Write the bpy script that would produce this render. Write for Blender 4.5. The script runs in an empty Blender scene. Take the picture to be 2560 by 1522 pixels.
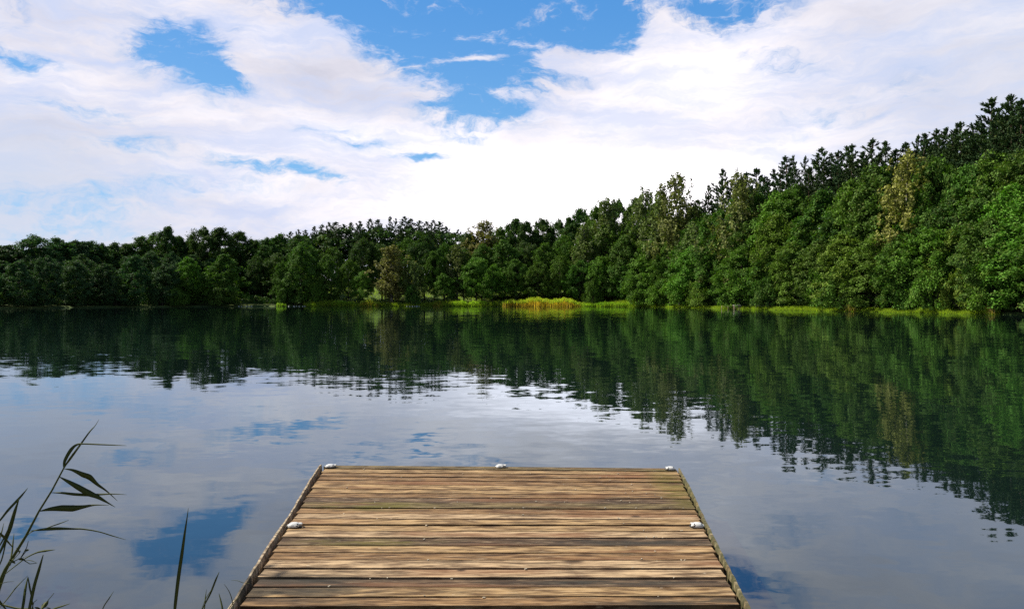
import bpy, math, random
import numpy as np
from mathutils import Vector, Matrix

# ------------------------------------------------------------------ camera
F, CX, HY = 1950.0, 1280.0, 746.0          # focal length, centre column and horizon row of the photo, in its pixels
CAMZ, DECK = 2.05, 0.45                    # eye and deck height above the water
scn = bpy.context.scene
COL = scn.collection
cam_d = bpy.data.cameras.new('camera')
cam = bpy.data.objects.new('camera', cam_d); COL.objects.link(cam)
cam.location = (0, 0, CAMZ); cam.rotation_euler = (math.radians(90), 0, 0)
cam_d.sensor_width = 36; cam_d.lens = F/2560*36; cam_d.shift_y = -15/2560
cam_d.clip_start = .05; cam_d.clip_end = 6000
scn.camera = cam
scn.view_settings.view_transform = 'Standard'; scn.view_settings.look = 'None'
scn.view_settings.gamma = 1; scn.view_settings.exposure = 0.14
scn.render.engine = 'CYCLES'
scn.cycles.max_bounces = 6; scn.cycles.diffuse_bounces = 2; scn.cycles.glossy_bounces = 3
scn.cycles.transmission_bounces = 2; scn.cycles.transparent_max_bounces = 4
scn.cycles.use_denoising = False
scn.cycles.sample_clamp_indirect = 6

SUN_EL, SUN_AZ = 47.0, -70.0               # azimuth from +Y, negative = left
sun_dir = Vector((math.sin(math.radians(SUN_AZ))*math.cos(math.radians(SUN_EL)),
                  math.cos(math.radians(SUN_AZ))*math.cos(math.radians(SUN_EL)), math.sin(math.radians(SUN_EL))))
sd = bpy.data.lights.new('sun', 'SUN'); sd.energy = 5.0; sd.angle = math.radians(.6); sd.color = (1, .93, .80)
sun = bpy.data.objects.new('sun', sd); COL.objects.link(sun)
sun.rotation_euler = sun_dir.to_track_quat('Z', 'Y').to_euler(); sun.location = (-30, 10, 40)

def azel(x, y):
    d = Vector(((x-CX)/F, 1, (HY-y)/F)).normalized()
    return math.atan2(d.x, d.y), math.asin(d.z)

# ------------------------------------------------------------------ node helpers
class NT:
    def __init__(s, tree): s.t = tree; s.n = tree.nodes; s.l = tree.links
    def new(s, typ, **kw):
        n = s.n.new(typ)
        for k, v in kw.items(): setattr(n, k, v)
        return n
    def put(s, sock, v):
        if v is None: return
        if isinstance(v, bpy.types.NodeSocket): s.l.new(v, sock)
        else: sock.default_value = v
    def math(s, op, a, b=None, c=None, clamp=False):
        n = s.new('ShaderNodeMath', operation=op); n.use_clamp = clamp
        s.put(n.inputs[0], a); s.put(n.inputs[1], b)
        if c is not None: s.put(n.inputs[2], c)
        return n.outputs[0]
    def vmath(s, op, a, b=None, out=0):
        n = s.new('ShaderNodeVectorMath', operation=op)
        s.put(n.inputs[0], a)
        if b is not None: s.put(n.inputs[3] if op == 'SCALE' else n.inputs[1], b)
        return n.outputs[out]
    def noise(s, vec, scale, detail=4, rough=.5, out=0, dist=0):
        n = s.new('ShaderNodeTexNoise'); s.put(n.inputs['Vector'], vec)
        n.inputs['Scale'].default_value = scale; n.inputs['Detail'].default_value = detail
        n.inputs['Roughness'].default_value = rough; n.inputs['Distortion'].default_value = dist
        return n.outputs[out]
    def ramp(s, v, a, b, lo=0.0, hi=1.0, smooth=True):
        n = s.new('ShaderNodeMapRange'); n.interpolation_type = 'SMOOTHSTEP' if smooth else 'LINEAR'
        s.put(n.inputs[0], v)
        for i, x in enumerate((a, b, lo, hi)): s.put(n.inputs[i+1], x)
        return n.outputs[0]
    def mix(s, f, a, b, mode='MIX'):
        n = s.new('ShaderNodeMix', data_type='RGBA', blend_type=mode)
        s.put(n.inputs[0], f)
        for sock, v in ((n.inputs[6], a), (n.inputs[7], b)):
            s.put(sock, v if isinstance(v, bpy.types.NodeSocket) else (*v, 1))
        return n.outputs[2]
    def mapping(s, vec, loc=(0,0,0), rot=(0,0,0), scale=(1,1,1), typ='POINT'):
        n = s.new('ShaderNodeMapping', vector_type=typ); s.put(n.inputs[0], vec)
        n.inputs['Location'].default_value = loc; n.inputs['Rotation'].default_value = rot; n.inputs['Scale'].default_value = scale
        return n.outputs[0]

# ------------------------------------------------------------------ sky
world = bpy.data.worlds.new('World'); scn.world = world; world.use_nodes = True
w = NT(world.node_tree); w.n.clear()
tc = w.new('ShaderNodeTexCoord').outputs['Generated']
sep = w.new('ShaderNodeSeparateXYZ'); w.l.new(tc, sep.inputs[0])
az = w.math('ARCTAN2', sep.outputs[0], sep.outputs[1])
el = w.math('ARCSINE', sep.outputs[2])
comb = w.new('ShaderNodeCombineXYZ'); w.l.new(az, comb.inputs[0]); w.l.new(el, comb.inputs[1])
P = comb.outputs[0]
# wind-stretched domain warp
warp = w.vmath('SUBTRACT', w.noise(w.mapping(P, scale=(5, 9, 1)), 1.0, 5, .6, out=1), (.5, .5, .5))
Pw = w.vmath('ADD', P, w.vmath('SCALE', warp, .09))
fb = w.noise(w.mapping(Pw, scale=(9, 22, 1), rot=(0, 0, .15)), 1.0, 9, .68)
wisp = w.noise(w.mapping(Pw, loc=(3, 1, 0), scale=(10, 42, 1), rot=(0, 0, -.22)), 1.0, 8, .70)
fine = w.noise(w.mapping(Pw, scale=(40, 70, 1), rot=(0, 0, .3)), 1.0, 5, .65)

def blob(x, y, rx, ry, rot=0, inner=.15, outer=1.0, amp=1.0, vec=None):
    a, e = azel(x, y)
    m = w.mapping(Pw if vec is None else vec, loc=(a, e, 0), rot=(0, 0, math.radians(rot)), scale=(rx/F, ry/F, 1), typ='TEXTURE')
    L = w.vmath('LENGTH', m, out=1)
    return w.ramp(L, inner, outer, amp, 0.0)
def sum_of(items):
    tot = items[0]
    for i in items[1:]: tot = w.math('ADD', tot, i)
    return tot
# openings of blue between the clouds: (x, y, half-width, half-height, tilt, strength)
blues = [(1130, 30, 520, 200, -10, 1.5), (1330, 40, 420, 210, 0, 1.3), (1170, 190, 270, 190, -18, 1.3), (1480, 20, 200, 160, 0, .9),
         (780, -30, 300, 80, -8, 1.1), (1160, 285, 190, 80, 0, .8), (900, 60, 130, 90, -40, .4),
         (470, 130, 200, 120, -26, 1.35), (390, 90, 110, 75, 30, .9), (520, 175, 150, 60, -10, .9),
         (670, 430, 190, 34, -6, 1.3), (800, 460, 110, 20, -14, .7), (1035, 392, 130, 18, -2, 1.0), (860, 345, 190, 44, -6, .55),
         (1830, 10, 230, 60, -4, 1.8), (1940, 130, 150, 50, -20, .5),
         (20, 118, 170, 34, -8, 1.0), (0, 15, 70, 60, 0, .9), (640, 50, 130, 60, 20, .5),
         (60, 530, 500, 100, 2, .55), (330, 385, 220, 40, 6, .55), (230, 275, 230, 46, -2, .5), (2150, 255, 320, 70, 8, .35), (560, 470, 380, 40, 3, .4),
         (1300, -330, 900, 240, 0, .75), (-700, -200, 500, 300, 10, .6), (3300, -100, 500, 300, 0, .5)]
B = sum_of([blob(x, y, rx, ry, r, .1, 1.0, a) for x, y, rx, ry, r, a in blues if a])
whites = [(1470, 150, 280, 55, -14, 2.0), (1390, 150, 130, 50, 4, .9), (1190, 150, 150, 24, 8, .75), (1260, 240, 130, 20, -10, .15),
          (1650, 110, 90, 130, 0, 1.4), (710, 120, 190, 130, -20, 1.0), (850, 200, 140, 100, -30, .9), (560, 60, 60, 60, 0, .3)]
Wt = sum_of([blob(x, y, rx, ry, r, .1, 1.0, a) for x, y, rx, ry, r, a in whites])
nz = w.math('ADD', w.math('MULTIPLY', w.math('SUBTRACT', fb, .5), 4.2), w.math('MULTIPLY', w.math('SUBTRACT', wisp, .5), 4.2))
nz = w.math('ADD', nz, w.math('MULTIPLY', w.math('SUBTRACT', fine, .5), 2.4))
gate = w.math('MULTIPLY_ADD', B, 1.1, .14, clamp=True)
B = w.math('MINIMUM', B, 1.75)
tot = w.math('ADD', w.math('SUBTRACT', B, Wt), w.math('MULTIPLY', nz, gate))
tot = w.math('ADD', tot, w.ramp(el, .40, .60, 0, .75))                       # mostly clear overhead
tot = w.math('ADD', tot, w.ramp(w.math('ABSOLUTE', az), .75, 1.2, 0, .45))
blue_f = w.ramp(tot, .0, 1.5)
# clear sky colour
sky = w.new('ShaderNodeTexSky', sky_type='NISHITA'); sky.sun_disc = False
sky.sun_elevation = math.radians(SUN_EL); sky.sun_rotation = math.radians(SUN_AZ)
sky.altitude = 100; sky.air_density = 1; sky.dust_density = .5; sky.ozone_density = 2.5
skyc = w.vmath('SCALE', sky.outputs[0], .10)
deep = w.mix(w.ramp(el, .05, .42), (.19, .50, .88), (.055, .30, .76))
clear = w.mix(.72, skyc, deep)
# cloud colour
shade = w.math('MULTIPLY_ADD', w.noise(w.mapping(Pw, loc=(1, 5, 0), scale=(4, 14, 1), rot=(0, 0, .1)), 1.0, 7, .6), .9, -.45)
bright = sum_of([blob(1480, 470, 900, 230, 4, .0, 1.0, .42, P), blob(1500, 520, 620, 150, 3, .0, 1.0, .55, P), blob(1750, 180, 420, 170, 10, .0, 1.0, .26, P), blob(780, 330, 560, 110, -5, 0, 1.0, .18, P)])
# far cumulus banks with crisp tops
cw = w.vmath('ADD', P, w.vmath('SCALE', w.vmath('SUBTRACT', w.noise(w.mapping(P, scale=(34, 40, 1)), 1.0, 5, .62, out=1), (.5, .5, .5)), .065))
cum = sum_of([blob(1925, 470, 175, 120, -8, .62, 1.05, .08, cw), blob(1722, 445, 48, 92, 0, .62, 1.05, .07, cw), blob(1800, 470, 130, 90, 0, .62, 1.05, .07, cw), blob(1610, 500, 85, 72, 0, .62, 1.05, .08, cw),
              blob(985, 540, 34, 76, 0, .62, 1.05, .07, cw), blob(1040, 560, 60, 60, 0, .62, 1.05, .06, cw), blob(1220, 560, 110, 66, 0, .62, 1.05, .07, cw)])
val = w.math('ADD', w.math('ADD', .80, w.math('MULTIPLY', shade, .75)), w.math('ADD', bright, cum))
cloud_hue = w.mix(w.ramp(val, .55, 1.0), (.90, .90, 1.06), (1.0, .955, 1.0))
cloud = w.vmath('SCALE', cloud_hue, val)
side = w.math('MAXIMUM', blob(-60, 520, 600, 330, 0, 0, 1.0, .85, P), blob(2600, 180, 620, 420, 0, 0, 1.0, .40, P))
grey = w.ramp(w.noise(w.mapping(Pw, loc=(9, 2, 0), scale=(5, 24, 1), rot=(0, 0, .08)), 1.0, 8, .66), .38, .66, 0, .85)
grey = w.math('MULTIPLY', grey, w.math('SUBTRACT', 1.0, w.math('MULTIPLY', bright, 1.6), clamp=True))
cloud = w.mix(grey, cloud, (.55, .63, .86))
cloud = w.mix(side, cloud, (.58, .64, .77))
col = w.mix(blue_f, cloud, clear)
col = w.vmath('SCALE', col, w.math('MULTIPLY', w.ramp(w.math('ABSOLUTE', az), .75, 1.3, 1.0, .38), w.ramp(el, .40, .75, 1.0, .6)))   # sky dimmed at the sides, behind and overhead for weaker fill light
below = w.ramp(el, -.02, .0)
col = w.mix(below, (.05, .07, .05), col)
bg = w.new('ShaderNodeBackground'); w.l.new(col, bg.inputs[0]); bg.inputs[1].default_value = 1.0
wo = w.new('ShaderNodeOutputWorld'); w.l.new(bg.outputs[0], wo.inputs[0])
world.cycles.sampling_method = 'MANUAL'; world.cycles.sample_map_resolution = 512

# ------------------------------------------------------------------ mesh helpers
def mesh_np(name, V, Q, mat=None, mat_idx=None, smooth=False):
    V = np.asarray(V, np.float32); me = bpy.data.meshes.new(name)
    Q = np.asarray(Q, np.int32); k = Q.shape[1]
    me.vertices.add(len(V)); me.vertices.foreach_set('co', V.ravel())
    me.loops.add(Q.size); me.loops.foreach_set('vertex_index', Q.ravel())
    me.polygons.add(len(Q)); me.polygons.foreach_set('loop_start', np.arange(0, Q.size, k, dtype=np.int32))
    if smooth: me.polygons.foreach_set('use_smooth', np.ones(len(Q), bool))
    for m in (mat if isinstance(mat, (list, tuple)) else [mat]):
        if m: me.materials.append(m)
    if mat_idx is not None: me.polygons.foreach_set('material_index', np.asarray(mat_idx, np.int32))
    me.update(calc_edges=True); return me
class MB:                                       # collects vertices and faces of one part
    def __init__(s): s.v = []; s.f = []
    def add(s, vs, fs):
        o = len(s.v); s.v += [tuple(p) for p in vs]; s.f += [tuple(i+o for i in f) for f in fs]
    def box(s, c, sz, R=None):
        x, y, z = (q/2 for q in sz)
        vs = [Vector(p) for p in ((-x,-y,-z),(x,-y,-z),(x,y,-z),(-x,y,-z),(-x,-y,z),(x,-y,z),(x,y,z),(-x,y,z))]
        vs = [(R @ p if R else p)+Vector(c) for p in vs]
        s.add(vs, [(0,3,2,1),(4,5,6,7),(0,1,5,4),(1,2,6,5),(2,3,7,6),(3,0,4,7)])
    def tube(s, pts, rads, n=7, cap=True):
        pts = [Vector(p) for p in pts]; rings = []
        for i, p in enumerate(pts):
            d = (pts[min(i+1, len(pts)-1)]-pts[max(i-1, 0)]).normalized()
            a = d.cross(Vector((0, 1, 0)) if abs(d.y) < .9 else Vector((1, 0, 0))).normalized(); b = d.cross(a)
            rings.append([p+(a*math.cos(2*math.pi*k/n)+b*math.sin(2*math.pi*k/n))*rads[i] for k in range(n)])
        vs = [q for r in rings for q in r]; fs = []
        for i in range(len(pts)-1):
            for k in range(n): fs.append((i*n+k, i*n+(k+1) % n, (i+1)*n+(k+1) % n, (i+1)*n+k))
        if cap: fs += [tuple(range(n-1, -1, -1)), tuple((len(pts)-1)*n+k for k in range(n))]
        s.add(vs, fs)
    def mesh(s, name, mat=None, smooth=True):
        me = bpy.data.meshes.new(name); me.from_pydata(s.v, [], s.f); me.update()
        if mat: me.materials.append(mat)
        if smooth: me.polygons.foreach_set('use_smooth', [True]*len(me.polygons))
        return me
def link(name, me, parent=None, loc=None):
    o = bpy.data.objects.new(name, me); COL.objects.link(o)
    if parent: o.parent = parent
    if loc is not None: o.location = loc
    return o
def tag(o, label=None, cat=None, group=None, kind=None):
    for k, v in (('label', label), ('category', cat), ('group', group), ('kind', kind)):
        if v: o[k] = v
    return o
def empty(name, loc=(0,0,0)):
    o = bpy.data.objects.new(name, None); COL.objects.link(o); o.location = loc; o.empty_display_size = .3; return o
def at(px, py, Y): return Vector(((px-CX)/F*Y, Y, CAMZ+(HY-py)/F*Y))

def material(name):
    m = bpy.data.materials.new(name); m.use_nodes = True
    t = NT(m.node_tree); b = t.n['Principled BSDF']; return m, t, b

# ------------------------------------------------------------------ materials
def leaf_mat(name, transl=.20, rough=.6, vary=1.3, spec=.10):
    m, t, b = material(name)
    oc = t.new('ShaderNodeObjectInfo')
    rnd = t.new('ShaderNodeNewGeometry').outputs['Random Per Island']
    k = t.math('MULTIPLY_ADD', rnd, vary, 1-vary/2)
    col = t.vmath('SCALE', oc.outputs['Color'], k)
    yel = t.math('GREATER_THAN', t.math('FRACT', t.math('MULTIPLY', rnd, 37.7)), .86)
    col = t.mix(t.math('MULTIPLY', yel, .45), col, (.15, .16, .03))
    t.l.new(col, b.inputs['Base Color']); b.inputs['Roughness'].default_value = rough
    b.inputs['Specular IOR Level'].default_value = spec
    tr = t.new('ShaderNodeBsdfTranslucent'); t.l.new(t.vmath('MULTIPLY', col, (1.3, 1.5, .5)), tr.inputs[0])
    mx = t.new('ShaderNodeMixShader'); mx.inputs[0].default_value = transl
    t.l.new(b.outputs[0], mx.inputs[1]); t.l.new(tr.outputs[0], mx.inputs[2])
    t.l.new(mx.outputs[0], t.n['Material Output'].inputs[0]); return m
M_LEAF = leaf_mat('leaf'); M_NEEDLE = leaf_mat('needle', .08, .6, .5, .15)
M_GRASS = leaf_mat('grass_blade', .5, .6, .6, .2)
M_FRONT = leaf_mat('near_leaf', .03, .6, .3, .12)
def bark(name, c1, c2, sc=3.0):
    m, t, b = material(name); tcn = t.new('ShaderNodeTexCoord').outputs['Object']
    n = t.noise(t.mapping(tcn, scale=(sc, sc, sc*.35)), 1, 5, .6)
    t.l.new(t.mix(t.ramp(n, .38, .62), c1, c2), b.inputs['Base Color']); b.inputs['Roughness'].default_value = .9
    return m
M_BARK = bark('bark', (.035, .028, .022), (.09, .075, .06))
M_PINEBARK = bark('pine_bark', (.05, .032, .022), (.11, .065, .04))
M_BIRCH = bark('birch_bark', (.10, .09, .08), (.62, .58, .50), 2.0)

def ground_mat():
    m, t, b = material('ground_soil'); tcn = t.new('ShaderNodeTexCoord').outputs['Object']
    n1 = t.noise(tcn, .12, 5, .6); n2 = t.noise(tcn, 2.5, 4, .6)
    c = t.mix(t.ramp(n1, .35, .6), (.055, .10, .018), (.12, .17, .030))
    c = t.mix(t.ramp(n2, .45, .7, 0, .5), c, (.05, .05, .02))
    t.l.new(c, b.inputs['Base Color']); b.inputs['Roughness'].default_value = .95
    return m
M_GROUND = ground_mat()

def water_mat():
    m, t, b = material('lake_water')
    pos = t.new('ShaderNodeNewGeometry').outputs['Position']
    # slopes of small wind ripples (crests run a little obliquely), calm and ruffled areas, and a slow swell
    r1 = t.noise(t.mapping(pos, rot=(0, 0, .16), scale=(1.6, 3.0, 1)), 1.0, 2, .5, out=1)
    r2 = t.noise(t.mapping(pos, rot=(0, 0, -.10), scale=(5.0, 9.0, 1), loc=(7, 3, 0)), 1.0, 2, .5, out=1)
    r3 = t.noise(t.mapping(pos, scale=(.22, .5, 1), loc=(2, 9, 0)), 1.0, 1, .5, out=1)
    area = t.ramp(t.noise(t.mapping(pos, scale=(.05, .09, 1)), 1.0, 2, .5), .38, .62, .45, 1.0)
    half = (.5, .5, .5)
    s1 = t.vmath('SCALE', t.vmath('SUBTRACT', r1, half), .046)
    s2 = t.vmath('SCALE', t.vmath('SUBTRACT', r2, half), .026)
    s3 = t.vmath('SCALE', t.vmath('SUBTRACT', r3, half), .010)
    s = t.vmath('ADD', t.vmath('SCALE', t.vmath('ADD', s1, s2), area), s3)
    s = t.vmath('MULTIPLY', s, (.45, 1.0, 0.0))
    nrm = t.vmath('NORMALIZE', t.vmath('ADD', s, (0, 0, 1)))
    t.n.remove(b); di = t.new('ShaderNodeBsdfDiffuse'); di.inputs[0].default_value = (.006, .015, .013, 1)
    gl = t.new('ShaderNodeBsdfGlossy'); gl.inputs['Color'].default_value = (.82, .91, 1.0, 1); gl.inputs['Roughness'].default_value = .02
    fr = t.new('ShaderNodeFresnel'); fr.inputs[0].default_value = 1.8; mx = t.new('ShaderNodeMixShader')
    t.l.new(nrm, gl.inputs['Normal']); t.l.new(nrm, fr.inputs['Normal']); t.l.new(fr.outputs[0], mx.inputs[0])
    t.l.new(di.outputs[0], mx.inputs[1]); t.l.new(gl.outputs[0], mx.inputs[2]); t.l.new(mx.outputs[0], t.n['Material Output'].inputs[0])
    return m
M_WATER = water_mat()

# ------------------------------------------------------------------ lake shape and land
SH = [(-180, 5), (-150, 5), (-125, 7), (-100, 30), (-75, 90), (-55, 150), (-42, 175), (-34, 190), (-27, 205), (-18, 210), (-8, 203), (0, 201),
      (5, 198), (10, 188), (14, 166), (18, 150), (22, 138), (26, 128), (30, 120), (34, 113), (40, 103), (50, 84), (65, 55), (90, 28), (120, 9), (150, 5), (180, 5)]
HILL = [(-180, 1), (-60, 2), (-34, 2), (-20, 3), (-13, 6), (-6, 7.5), (-2, 4), (6, 5), (10, 8), (14, 12), (20, 15), (33, 19), (60, 20), (100, 6), (180, 1)]
def lerp(tab, a):
    xs, ys = zip(*tab); return float(np.interp(a, xs, ys))
def shore(azd): return lerp(SH, azd) + .5*math.sin(azd*1.9) + .35*math.sin(azd*5.3+1)
def ground_z(x, y):
    a = math.degrees(math.atan2(x, y)); d = math.hypot(x, y)-shore(a)
    if d < 0: return max(-1.6, d*.35)
    s = lambda q, lo, hi: (lambda u: u*u*(3-2*u))(min(1, max(0, (q-lo)/(hi-lo))))
    return .35*s(d, 0, 1.2) + 1.5*s(d, 1, 22) + lerp(HILL, a)*s(d, 6, 62)
def build_ground():
    angs = np.radians(np.concatenate([np.arange(-180, -40, 4), np.arange(-40, 46, .5), np.arange(46, 180, 4)]))
    ds = [-60, -20, -8, -4, -2, -1, -.3, 0, .4, .8, 1.2, 2.5, 5, 8, 12, 16, 20, 26, 32, 40, 48, 56, 65, 90, 150, 300, 900, 3000]
    V = []; n = len(angs)
    for d in ds:
        for a in angs:
            R = max(.5, shore(math.degrees(a))+d) if d < 0 else shore(math.degrees(a))+d
            x, y = math.sin(a)*R, math.cos(a)*R
            z = ground_z(x, y)
            if d >= 900: z = min(z, 2)
            V.append((x, y, z))
    Q = [(i*n+k, i*n+(k+1) % n, (i+1)*n+(k+1) % n, (i+1)*n+k) for i in range(len(ds)-1) for k in range(n)]
    V.append((0, 0, -1.6)); c = len(V)-1
    V = np.array(V)
    me = mesh_np('ground', V[:], [q[::-1] for q in Q], M_GROUND, smooth=True)
    tag(link('ground', me), kind='structure')
build_ground()
wm = bpy.data.meshes.new('water')
wm.from_pydata([(-400, -60, 0), (400, -60, 0), (400, 320, 0), (-400, 320, 0)], [], [(0, 1, 2, 3)]); wm.materials.append(M_WATER)
tag(link('water', wm), kind='structure')

# ------------------------------------------------------------------ trees
def unit(v): return v/np.maximum(np.linalg.norm(v, axis=-1, keepdims=True), 1e-9)
def leaf_quads(rs, C, N, a, b, T=None):
    """diamond leaves at C facing N, half length a, half width b"""
    n = len(C); N = unit(N)
    T = rs.normal(size=(n, 3)) if T is None else T
    T = unit(T-N*(T*N).sum(1, keepdims=True)); S = np.cross(N, T)
    a = np.broadcast_to(a, (n,))[:, None]; b = np.broadcast_to(b, (n,))[:, None]
    V = np.stack([C-T*a, C+S*b-T*a*.1, C+T*a, C-S*b-T*a*.1], 1).reshape(-1, 3)
    return V, np.arange(4*n).reshape(n, 4)
def limbs_mesh(rs, H, rb, tips, mat, wob=.25, frac=.95):
    mb = MB(); k = 7
    px, py = np.cumsum(rs.normal(size=k+1)*wob*.4), np.cumsum(rs.normal(size=k+1)*wob*.4); px -= px[0]; py -= py[0]
    pts = [(px[i], py[i], H*frac*i/k-.3*(i == 0)) for i in range(k+1)]
    mb.tube(pts, [rb*(1.25 if i == 0 else 1)*(1-.88*i/k) for i in range(k+1)], 8)
    for tp in tips:
        tp = np.array(tp); zr = max(.08*H, tp[2]-np.hypot(tp[0], tp[1])*rs.uniform(.4, .9))
        f = min(zr/(H*frac), .98); i = f*k; j = int(i); r0 = i-j
        bx = px[j]*(1-r0)+px[min(j+1, k)]*r0; by = py[j]*(1-r0)+py[min(j+1, k)]*r0
        a = np.array([bx, by, zr]); m = (a+tp)/2+np.array([0, 0, .06*H*rs.uniform(-.2, .6)])
        r = rb*(1-.88*f)*.5
        mb.tube([a, m, tp], [r, r*.6, r*.2], 5, False)
    return mb.mesh('trunk', mat)
def broadleaf(seed, H=15, R=4.6, low=.06, nl=30, top=.55, leaf=.195, spray=52, pointy=.55):
    rs = np.random.RandomState(seed); C = []; N = []; tips = []
    for i in range(nl):
        t = (i+rs.uniform(.1, .9))/nl; t = t**.9
        ang = i*2.4+rs.uniform(-.5, .5)
        prof = (math.sin(math.pi*min(1, (t*.93+.05))**.72))**pointy
        r = R*prof; z = H*(low+(1-low)*t*.97)
        rad = r*rs.uniform(.40, .92)*(1 if t < .93 else .2)
        lc = np.array([math.cos(ang)*rad, math.sin(ang)*rad, z])
        lr = max(.8, R*rs.uniform(.23, .39)*(.55+.6*prof)); tips.append(lc)
        ns = int(8+lr*2.8)
        for k in range(ns):
            d = rs.normal(size=3); d[2] = abs(d[2])*1.2-.45
            out = np.array([math.cos(ang), math.sin(ang), .0]); d = unit(d+out*.9)
            sc = lc+d*lr*np.array([1.1, 1.1, .75])*(rs.uniform(.45, 1.25) if k % 4 else rs.uniform(1.15, 1.7))
            sn = unit(d*np.array([1, 1, .7])+np.array([0, 0, .55])+rs.normal(size=3)*.45); sr = rs.uniform(.35, .85)
            n = int(spray*rs.uniform(.6, 1.3))
            u = unit(np.cross(sn, rs.normal(size=3))); v = np.cross(sn, u)
            rr = np.sqrt(rs.uniform(0, 1, n))*sr; th = rs.uniform(0, 2*math.pi, n)
            p = sc+np.outer(rr*np.cos(th), u)+np.outer(rr*np.sin(th), v)-np.outer(rr**2*.5/sr, sn)+rs.normal(size=(n, 3))*.2
            C.append(p); N.append(sn+rs.normal(size=(n, 3))*.62)
    C = np.concatenate(C); N = np.concatenate(N)
    keep = C[:, 2] > .15; C, N = C[keep], N[keep]; n = len(C)
    sz = rs.uniform(.7, 1.25, n)*leaf
    V, Q = leaf_quads(rs, C, N, sz, sz*rs.uniform(.5, .75, n))
    return dict(H=H, R=R, crown=mesh_np('crown', V, Q, M_LEAF), trunk=limbs_mesh(rs, H, .24, tips[2::2], M_BARK))
def birch(seed, H=17, R=3.2, low=.18, leaf=.16):
    rs = np.random.RandomState(seed); C = []; N = []; T = []; tips = []
    for i in range(46):
        t = (i+rs.uniform(0, 1))/46; ang = i*2.4+rs.uniform(-.6, .6)
        r = R*(math.sin(math.pi*(t*.92+.06)**.8))**.7*rs.uniform(.55, 1.05)
        z = H*(low+(1-low)*t); tip = np.array([math.cos(ang)*r, math.sin(ang)*r, z]); tips.append(tip)
        for k in range(rs.randint(7, 11)):          # hanging strands along each limb
            f = rs.uniform(.3, 1.1); base = np.array([tip[0]*f, tip[1]*f, z-(1-f)*r*.4])+rs.normal(size=3)*.35
            L = rs.uniform(.7, 2.4)*(1-.5*t); n = int(L*20); s = rs.uniform(0, 1, n)
            p = base+np.outer(s*L, [0, 0, -1])+np.outer(np.sin(s*3), rs.normal(size=3)*.18)+rs.normal(size=(n, 3))*.11
            C.append(p); N.append(rs.normal(size=(n, 3))*.8+np.array([math.cos(ang), math.sin(ang), .4])); T.append(rs.normal(size=(n, 3))*.5+[0, 0, -1])
    C = np.concatenate(C); N = np.concatenate(N); T = np.concatenate(T)
    k = C[:, 2] > .3; C, N, T = C[k], N[k], T[k]; n = len(C)
    sz = rs.uniform(.7, 1.3, n)*leaf; V, Q = leaf_quads(rs, C, N, sz, sz*.6, T)
    return dict(H=H, R=R, crown=mesh_np('crown', V, Q, M_LEAF), trunk=limbs_mesh(rs, H, .24, tips[3::2], M_BIRCH, .2, .97))
def pine(seed, H=20, R=3.0, low=.35):
    rs = np.random.RandomState(seed); C = []; N = []; T = []; tips = []
    nw = 22
    for i in range(nw):
        for k in range(rs.randint(4, 7)):
            t = min(1, max(0, (i+rs.uniform(-.6, .6))/(nw-1))); z0 = H*(low+(1-low)*t*.955); r0 = R*1.15*(1-t)**.78*rs.uniform(.55, 1.1)+.08
            ang = rs.uniform(0, 6.28); L = r0*rs.uniform(.5, 1.2); up = rs.uniform(.05, .4)+.45*t
            d = np.array([math.cos(ang), math.sin(ang), up]); side = np.array([-math.sin(ang), math.cos(ang), 0])
            if k < 2: tips.append(np.array([0, 0, z0])+d*L)
            for q in range(int(3+L*5.2)):            # short upturned shoots along the bough
                f = rs.uniform(.2, 1.0)**.55; c = np.array([0, 0, z0])+d*L*f+side*rs.normal()*.28*L*(1.15-f)*.6+[0, 0, .12*L*f*f]
                td = unit(d*.5+np.array([0, 0, .85])+rs.normal(size=3)*.3); n = 9; ln = rs.uniform(.25, .5)
                nt_ = unit(td+rs.normal(size=(n, 3))*.33); C.append(c+np.outer(rs.uniform(0, 1, n)*ln, td)+nt_*.06)
                N.append(rs.normal(size=(n, 3))+[0, 0, .3]); T.append(nt_)
    for s in np.linspace(0, 1, 7):                   # leader
        n = 10; nt_ = unit(np.array([0, 0, 1.])+rs.normal(size=(n, 3))*.3*(1.1-s))
        C.append(np.array([0, 0, H*.945+s*H*.05])+nt_*.08+rs.normal(size=(n, 3))*.03); N.append(rs.normal(size=(n, 3))); T.append(nt_)
    C = np.concatenate(C); N = np.concatenate(N); T = np.concatenate(T); n = len(C)
    V, Q = leaf_quads(rs, C, N, rs.uniform(.12, .22, n), rs.uniform(.035, .07, n), T)
    return dict(H=H, R=R, crown=mesh_np('crown', V, Q, M_NEEDLE), trunk=limbs_mesh(rs, H, .2, tips[::2], M_PINEBARK, .15, .97))
BL = [broadleaf(11, H=17, nl=38), broadleaf(12, H=17, R=4.2, low=.04, nl=38), broadleaf(13, R=5.0, H=18, low=.06, nl=42, pointy=.6),
      broadleaf(14, R=4.0, H=17, low=.05, nl=36, pointy=.8), broadleaf(15, R=4.6, low=.18, nl=26), broadleaf(16, R=4.9, low=.2, nl=28, pointy=.5)]
BUSH = [broadleaf(21, H=5.5, R=3.0, low=.0, nl=15, leaf=.17, spray=44, pointy=.5), broadleaf(22, H=5, R=3.6, low=.0, nl=17, leaf=.17, spray=44, pointy=.5)]
BI = [birch(31), birch(32, R=2.8), birch(33, R=3.6, low=.25)]
PI_ = [pine(41), pine(42, R=3.5, low=.4), pine(43, R=2.5), pine(44, R=3.1, low=.45)]

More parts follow.
